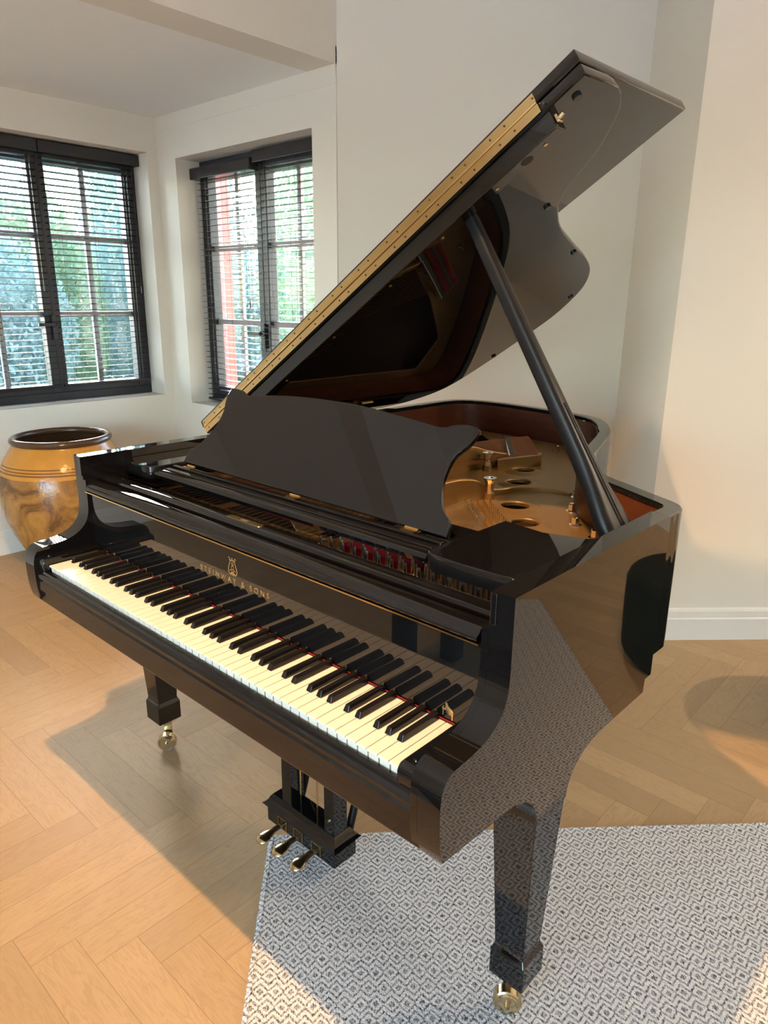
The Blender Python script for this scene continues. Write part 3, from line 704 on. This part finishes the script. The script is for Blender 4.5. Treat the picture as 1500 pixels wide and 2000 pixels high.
# --- name rail, plate, desk shelf
bm = BM(); prism_x(bm, [(.192, .895), (.192, .928), (.195, .934), (.201, .936), (.226, .936), (.231, .934), (.233, .928), (.233, .895)], XL + .0575, XR - .0575); rail = obj('front_rail', bm, 'lacquer', piano, smooth=35)
cap = [(.0 + .018 * math.cos(a) * .55, .009 * math.sin(a)) for a in (math.pi * (.5 + i / 10) for i in range(11))]
pl = [(-.052 + c[0], c[1]) for c in cap] + [(.052 - c[0], -c[1]) for c in cap]
flat('name_plate', [pl], .0016, .0003, Matrix.Translation((.569, .2145, .9365)), 'brass', rail)
bm = BM(); box(bm, .556, .580, .2095, .2175, .9373, .9376); obj('plate_engraving', bm, 'felt_grey', rail)
for x0, x1, nm in ((1.056, XR - .058, 'r'), (XL + .058, .098, 'l')):
    if nm == 'r': o2 = [(1.2725, .262), (1.2725, .56), (1.23, .53), (1.150, .505), (1.052, .520)] + crv([(1.050, .30), (1.052, .268), (1.066, .256), (1.12, .249), (1.19, .250), (1.245, .255)], 4)
    else: o2 = [(XL + .0445, .262)] + crv([(-.02, .255), (.04, .250), (.082, .256), (.096, .268), (.099, .30)], 4) + [(.099, .52), (.0, .54), (XL + .0445, .56)]
    flat('shelf_block', [o2], .034, .004, Matrix.Translation((0, 0, .958)), 'lacquer', piano)
bm = BM(); prism_x(bm, [(.276, .942), (.268, .946), (.264, .956), (.268, .963), (.276, .966), (.350, .966), (.350, .942)], .1015, 1.0475); shelf = obj('desk_shelf', bm, 'lacquer', piano, smooth=35)
bm = BM(); box(bm, .105, 1.040, .290, .304, .966, .9695); box(bm, .105, 1.040, .318, .330, .966, .972); obj('page_ledge', bm, 'lacquer', shelf, bev=.0015)
bm = BM(); prism_x(bm, [(.350, .940), (.350, .968), (.44, .968), (.44, .940)], .96, 1.044); obj('desk_runner', bm, 'lacquer', shelf, bev=.002)
for hx in (.145, .575, .93):
    bm = BM(); box(bm, hx, hx + .035, .326, .342, .9722, .9740); tube(bm, (hx, .342, .975), (hx + .035, .342, .975), .0022, 8); obj('brass_hinge', bm, 'brass', shelf)
DESK = [(.110, -.004), (.111, .020), (.122, .036), (.144, .056), (.168, .091), (.181, .130), (.182, .163), (.173, .186), (.169, .208), (.174, .2295), (.186, .2325), (.204, .2315), (.224, .229), (.236, .224), (.250, .2185), (.268, .2185), (.406, .233), (.534, .2375), (.651, .236), (.762, .228), (.865, .218), (.915, .213), (.937, .220), (.962, .2255), (.986, .2265), (1.003, .222), (1.007, .214), (.999, .183), (.979, .158), (.971, .130), (.972, .094), (.982, .066), (.999, .040), (1.018, .027), (1.026, .016), (1.029, -.010)]
ta = R(33)
Dm = Matrix(((1, 0, 0, 0), (0, math.sin(ta), -math.cos(ta), .352 + .0065), (0, math.cos(ta), math.sin(ta), .978), (0, 0, 0, 1)))
flat('music_desk', [crv(DESK, 3) ], .013, .003, Dm, 'lacquer', piano)
# --- lid
LA = R(32.92); P0 = Vector((-.1114, 0, .9948)); le = Vector((math.cos(LA), 0, math.sin(LA))); ln = Vector((-math.sin(LA), 0, math.cos(LA)))
Lm = Matrix(((le.x, 0, ln.x, P0.x), (0, 1, 0, 0), (le.z, 0, ln.z, P0.z), (0, 0, 0, 1)))        # (s, y, normal)
lidc = [(1.474, .676), (1.470, .720), (1.441, .775), (1.395, .818), (1.335, .862), (1.239, .905), (1.181, .949), (1.140, 1.010), (1.098, 1.096), (1.042, 1.262), (.993, 1.414), (.942, 1.525), (.871, 1.612), (.792, 1.665), (.684, 1.706), (.582, 1.716), (.37, 1.715), (.18, 1.695), (.09, 1.640), (.030, 1.52), (.004, 1.40)]
lo_out = [(.004, .578), (1.470, .578)] + crv(lidc, 4)
lid = flat('lid', [lo_out], .023, .004, Lm @ Matrix.Translation((0, 0, .0115)), 'lacquer', piano)
flap = flat('lid_flap', [[(.0, .575), (1.472, .575), (1.482, 1.045), (.0, 1.045)]], .026, .004, Lm @ Matrix.Translation((0, 0, .0365)), 'lacquer', lid)
bm = BM()
for n0, n1 in ((.004, .0215), (.026, .0435)): box(bm, .01, 1.375, .5735, .576, n0, n1, Lm)
hg = obj('brass_hinge', bm, 'brass_aged', lid)
bm = BM(); tube(bm, Lm @ Vector((.01, .5735, .0238)), Lm @ Vector((1.375, .5735, .0238)), .0028, 10); obj('hinge_knuckle', bm, 'brass', hg, smooth=50)
bm = BM()
for k in range(26):
    s_ = .03 + k * .0535 + (.008 if k % 2 else -.008)
    for nn_, ds in ((.0125, .01), (.035, -.004)): tube(bm, Lm @ Vector((s_ + ds, .5738, nn_)), Lm @ Vector((s_ + ds, .5728, nn_)), .0022, 8)
obj('hinge_screws', bm, 'bench', hg)
bm = BM(); box(bm, .05, 1.385, .583, .622, -.036, .0, Lm); bt = obj('lid_batten', bm, 'lacquer', lid, bev=.002)
bm = BM()
for s_ in (.20, .42, .65, .88, 1.06, 1.22, 1.345): 
    a = Lm @ Vector((s_, .604, -.0362)); b = Lm @ Vector((s_, .604, -.0374)); tube(bm, a, b, .0042, 10)
obj('screw', bm, 'brass_aged', bt)
bm = BM(); a = Lm @ Vector((1.30, .603, -.0362)); b = Lm @ Vector((1.30, .603, -.0366)); tube(bm, a, b, .013, 18); obj('prop_socket_shade', bm, 'pinblock', bt)  # flat dark disc stands in for the shade inside the hole
bm = BM(); box(bm, 1.386, 1.392, .590, .604, -.026, -.010, Lm); tube(bm, Lm @ Vector((1.390, .597, -.018)), Lm @ Vector((1.402, .597, -.016)), .0045, 10); obj('lid_hook', bm, 'pedal', bt, bev=.0012)
for s_, y_ in ((1.428, .618), (1.165, .915), (1.02, 1.285), (.80, 1.630), (.39, 1.690)):
    bm = BM(); tube(bm, Lm @ Vector((s_, y_, 0)), Lm @ Vector((s_, y_, -.005)), .009, 14); obj('rubber_bumper', bm, 'ebony', lid)
# lid hinges on the bass side
for y_ in (.80, 1.24):
    bm = BM(); box(bm, XL + .004, XL + .05, y_ - .03, y_ + .03, TOP, TOP + .004); tube(bm, (XL + .006, y_ - .03, TOP + .006), (XL + .006, y_ + .03, TOP + .006), .006, 10)
    box(bm, .03, .09, y_ - .03, y_ + .03, -.004, .0, Lm); obj('lid_hinge', bm, 'brass', lid, bev=.001)
# --- prop stick
A_ = Vector((1.246, .648, .945)); B_ = Lm @ Vector((1.128, .628, -.018))
ax_ = (B_ - A_).normalized(); yy = Vector((0, 1, 0)); wv_ = (yy - ax_ * yy.dot(ax_)).normalized(); tv = ax_.cross(wv_)
if tv.x < 0: tv = -tv
Lp = (B_ - A_).length
bm = BM(); prev = None
secs = [(0, .052, .021, .0), (.03, .051, .021, 0), (.08, .047, .020, 0), (.15, .034, .019, 0), (.20, .0275, .0188, 0), (.26, .0225, .018, 0), (.40, .0200, .0172, 0), (.60, .0170, .016, 0), (.97, .0135, .0135, 0), (1., .011, .011, 0)]
for q, w_, t_, _ in secs:
    c = A_ + ax_ * (Lp * q); ring_ = []
    n = 24
    for i in range(n):
        a = 2 * math.pi * i / n; ca, sa = math.cos(a), math.sin(a); ex_ = .55
        ring_.append(bm.verts.new(c + wv_ * (w_ * math.copysign(abs(ca) ** ex_, ca)) + tv * (t_ * math.copysign(abs(sa) ** ex_, sa))))
    if prev:
        for i in range(n): bm.faces.new((prev[i], prev[(i + 1) % n], ring_[(i + 1) % n], ring_[i]))
    else: bm.faces.new(ring_[::-1])
    prev = ring_
bm.faces.new(prev)
prop = obj('prop_stick', bm, 'satin', piano, smooth=45)
bm = BM()
for dw in (-.004, .006):
    a = A_ + ax_ * (Lp * .03) + wv_ * dw + tv * .0212; b = A_ + ax_ * (Lp * .40) + wv_ * dw * .6 + tv * .0174; tube(bm, a, b, .0022, 6)
obj('prop_groove', bm, 'ebony', prop)
bm = BM(); box(bm, 1.2535, 1.2605, .655, .705, .948, .966); tube(bm, (1.25, .68, .968), (1.25, .68, .974), .012, 16); obj('prop_bracket', bm, 'brass_aged', piano, bev=.002)
# --- legs
def leg(cx, cy, zt=.527, rear=False):
    bm = BM(); zf = .205
    h0, h1 = .033, .0455
    def ringz(h, z, hy=None): hy = h if hy is None else hy; return [bm.verts.new((cx + a * h, cy + b * hy, z)) for a, b in ((-1, -1), (1, -1), (1, 1), (-1, 1))]
    lv = [ringz(.0335, .1175), ringz(.0385, .118), ringz(.0385, .178), ringz(.0365, .183), ringz(.0335, .190), ringz(.0325, .197), ringz(h0, .203), ringz(h1, zt, .0515)]
    if not rear: lv.append(ringz(h1, .62, .0515))
    else: lv.append(ringz(.075, zt + .09, .075)); lv.append(ringz(.075, .683, .075))
    for a, b in zip(lv, lv[1:]):
        for i in range(4): bm.faces.new((a[i], a[(i + 1) % 4], b[(i + 1) % 4], b[i]))
    bm.faces.new(lv[0][::-1]); bm.faces.new(lv[-1])
    return obj('leg', bm, 'lacquer', piano, bev=.0022, ang=25)
def caster(lg, cx, cy, z0, yaw):
    bm = BM(); lathe(bm, [(.017, .100), (.017, .1175)], (cx, cy, 0), 20); r = .029
    lathe(bm, [(.006, -.0145), (r * .72, -.0145), (r * .78, -.012), (r * .9, -.0125), (r, -.010), (r, .010), (r * .9, .0125), (r * .78, .012), (r * .72, .0145), (.006, .0145)], (0, 0, 0), 36, 'x')
    mt = Matrix.Translation((cx + .0, cy - .004, z0 + r)) @ Matrix.Rotation(yaw, 4, 'Z')
    vs = [v_ for v_ in bm.verts if abs(v_.co.x) < .05 and abs(v_.co.y) < .05 and abs(v_.co.z) < .05 and v_.co.z < .09]
    vs = list(bm.verts)[40:]
    for v_ in vs: v_.co = mt @ v_.co
    for s in (-1,):
        m2 = Matrix.Translation((cx, cy - .002, 0)) @ Matrix.Rotation(yaw, 4, 'Z'); box(bm, s * .0185 - .0025, s * .0185 + .0025, -.011, .014, z0 + r - .012, .104, m2)
    tube(bm, mt @ Vector((-.022, 0, 0)), mt @ Vector((.022, 0, 0)), .005, 10)
    obj('caster', bm, 'pedal', lg, smooth=40)
lgR = leg(1.2705, .312); caster(lgR, 1.262, .308, .0125, R(-58))
lgL = leg(-.0505, .312); caster(lgL, -.046, .316, .0, R(-40))
lgB = leg(.27, 1.55, .50, True); caster(lgB, .27, 1.55, .0, R(-40))
# --- pedal lyre
bm = BM(); box(bm, .500, .763, .292, .368, .052, .100); lyre = obj('pedal_box', bm, 'lacquer', piano, bev=.002)
bm = BM()
prof = [(0, 0), (.006, .0), (.010, .006), (.004, .010), (-.002, .016), (-.006, .026), (-.012, .034)]
lv = []
for d, h in prof: lv.append([bm.verts.new(p) for p in ((.500 - d, .292 - d, .100 + h), (.763 + d, .292 - d, .100 + h), (.763 + d, .368 + d, .100 + h), (.500 - d, .368 + d, .100 + h))])
for a, b in zip(lv, lv[1:]):
    for i in range(4): bm.faces.new((a[i], a[(i + 1) % 4], b[(i + 1) % 4], b[i]))
bm.faces.new(lv[0][::-1]); bm.faces.new(lv[-1]); obj('pedal_box_moulding', bm, 'lacquer', lyre, smooth=20)
for x0, x1 in ((.549, .586), (.713, .750)):
    bm = BM(); box(bm, x0, x1, .305, .350, .130, .626); obj('lyre_post', bm, 'lacquer', lyre, bev=.002)
bm = BM()
for x in (.59, .655, .72): tube(bm, (x, .335, .12), (x, .335, .625), .0022, 8)
obj('pedal_rod', bm, 'brass', lyre, smooth=50)
for x in (.552, .738):
    bm = BM(); tube(bm, (x + .0, .365, .10), (x + .01, .53, .63), .011, 10, .008); obj('lyre_brace', bm, 'satin', lyre, smooth=50)
for x, sx in ((.563, -.030), (.627, -.020), (.696, .006)):
    bm = BM()
    for q in ((-.0175, -.0158, .056, .090), (.0158, .0175, .056, .090), (-.0175, .0175, .0883, .090)): box(bm, x + q[0], x + q[1], .2900, .2925, q[2], q[3])
    obj('pedal_escutcheon', bm, 'brass', lyre)
    bm = BM(); prev = None
    for q, w_, h_, dz in ((0, .0085, .0065, .0), (.25, .0085, .0065, .001), (.45, .010, .006, .0015), (.60, .0150, .0068, .001), (.75, .0190, .0072, -.001), (.88, .0190, .0066, -.003), (.96, .014, .005, -.005), (1, .004, .002, -.006)):
        y = .300 - q * .090; c = Vector((x + sx * 0 , y, .070 + dz)); rg = []
        for i in range(16):
            a = 2 * math.pi * i / 16; rg.append(bm.verts.new(c + Vector((w_ * math.cos(a), 0, h_ * math.sin(a)))))
        if prev:
            for i in range(16): bm.faces.new((prev[i], prev[(i + 1) % 16], rg[(i + 1) % 16], rg[i]))
        else: bm.faces.new(rg[::-1])
        prev = rg
    bm.faces.new(prev); obj('pedal', bm, 'pedal', lyre, smooth=60)

# ------------------------------------------------------------------ furniture seen only in the lacquer
t = thing('round_pouf', 'dark green round upholstered pouf mirrored in the piano side', 'pouf', (1.64, 2.10, 0))
bm = BM(); lathe(bm, crv([(.27, .03), (.287, .05), (.292, .12), (.295, .28), (.290, .350), (.275, .376), (.24, .388), (.12, .394), (.001, .395)], 3), (1.64, 2.10, 0), 56); obj('cushion', bm, 'velvet', t, smooth=50)
bm = BM(); lathe(bm, [(.250, .0), (.255, .03)], (1.64, 2.10, 0), 40); obj('base', bm, 'bench', t, smooth=40)
bm = BM(); lathe(bm, [(.291 + .004 * math.cos(q), .338 + .004 * math.sin(q)) for q in (2 * math.pi * i / 8 for i in range(9))], (1.64, 2.10, 0), 56, caps=False); obj('piping', bm, 'velvet', t, smooth=60)
t = thing('low_bench', 'low black bench mirrored in the fallboard', 'bench', (.50, -1.0, 0))
bm = BM(); box(bm, .20, .84, -1.20, -.80, .355, .40); obj('seat', bm, 'bench', t, bev=.012, seg=3)
bm = BM(); box(bm, .215, .825, -1.185, -.815, .300, .3545); obj('apron', bm, 'lacquer', t, bev=.003)
for x in (.215, .755):
    for y in (-1.185, -.885): bm = BM(); box(bm, x, x + .07, y, y + .07, 0, .2995); obj('leg', bm, 'lacquer', t, bev=.003)

# ------------------------------------------------------------------ light
def spot(x, y, watts, col, label, cone, blend, z=HC, size=.022):
    t = thing('ceiling_spotlight', label, 'lamp', (x, y, z), 'ceiling spotlights')
    bm = BM(); lathe(bm, [(.030, -.006), (.045, -.006), (.048, .0), (.030, .0)], (x, y, z), 32, caps=False); obj('trim_ring', bm, 'white_trim', t, smooth=40)
    bm = BM(); lathe(bm, [(.001, -.001), (.030, -.001)], (x, y, z), 24, caps=False); obj('lens', bm, 'lamp', t)
    l = bpy.data.lights.new('bulb', 'SPOT'); l.energy = watts; l.color = col; l.shadow_soft_size = size; l.spot_size = R(cone); l.spot_blend = blend
    o = bpy.data.objects.new('bulb', l); COL.objects.link(o); o.location = (x, y, z - .03); o.parent = t; o.matrix_parent_inverse = Matrix.Translation(t.location).inverted()
WARM = (1, .575, .235); SOFT = (1, .80, .58)
spot(.73, -.25, 152, WARM, 'ceiling spotlight above the keyboard', 118, .55)
spot(3.4, 3.7, 105, SOFT, 'ceiling spotlight near the right wall', 150, .4)
sd = bpy.data.lights.new('sun', 'SUN'); sd.energy = 3.5; sd.angle = R(1.0); sd.color = (1, .80, .52)
so = bpy.data.objects.new('sun', sd); COL.objects.link(so); so.location = (-8, 4, 4)
so.rotation_euler = Vector((-.9069, .4040, .1197)).to_track_quat('Z', 'Y').to_euler()
w = bpy.data.worlds.new('world'); scene.world = w; w.use_nodes = True; nt = w.node_tree
bg = nt.nodes['Background']; sky = nt.nodes.new('ShaderNodeTexSky'); sky.sky_type = 'NISHITA'; sky.sun_disc = False
sky.sun_elevation = R(32); sky.sun_rotation = math.atan2(-.9069, .4040); sky.air_density = 1.2; sky.dust_density = 2.0; sky.ozone_density = 1.7
nt.links.new(sky.outputs[0], bg.inputs[0]); bg.inputs[1].default_value = 1.85

# ------------------------------------------------------------------ render look
vs = scene.view_settings; vs.view_transform = 'Standard'; vs.look = 'None'; vs.exposure = 1.22; vs.gamma = 1; vs.use_curve_mapping = False
scene.cycles.use_denoising = True; scene.cycles.max_bounces = 10; scene.cycles.diffuse_bounces = 5; scene.cycles.glossy_bounces = 6; scene.cycles.transparent_max_bounces = 24
scene.cycles.sample_clamp_indirect = 6; scene.cycles.caustics_reflective = False; scene.cycles.caustics_refractive = False
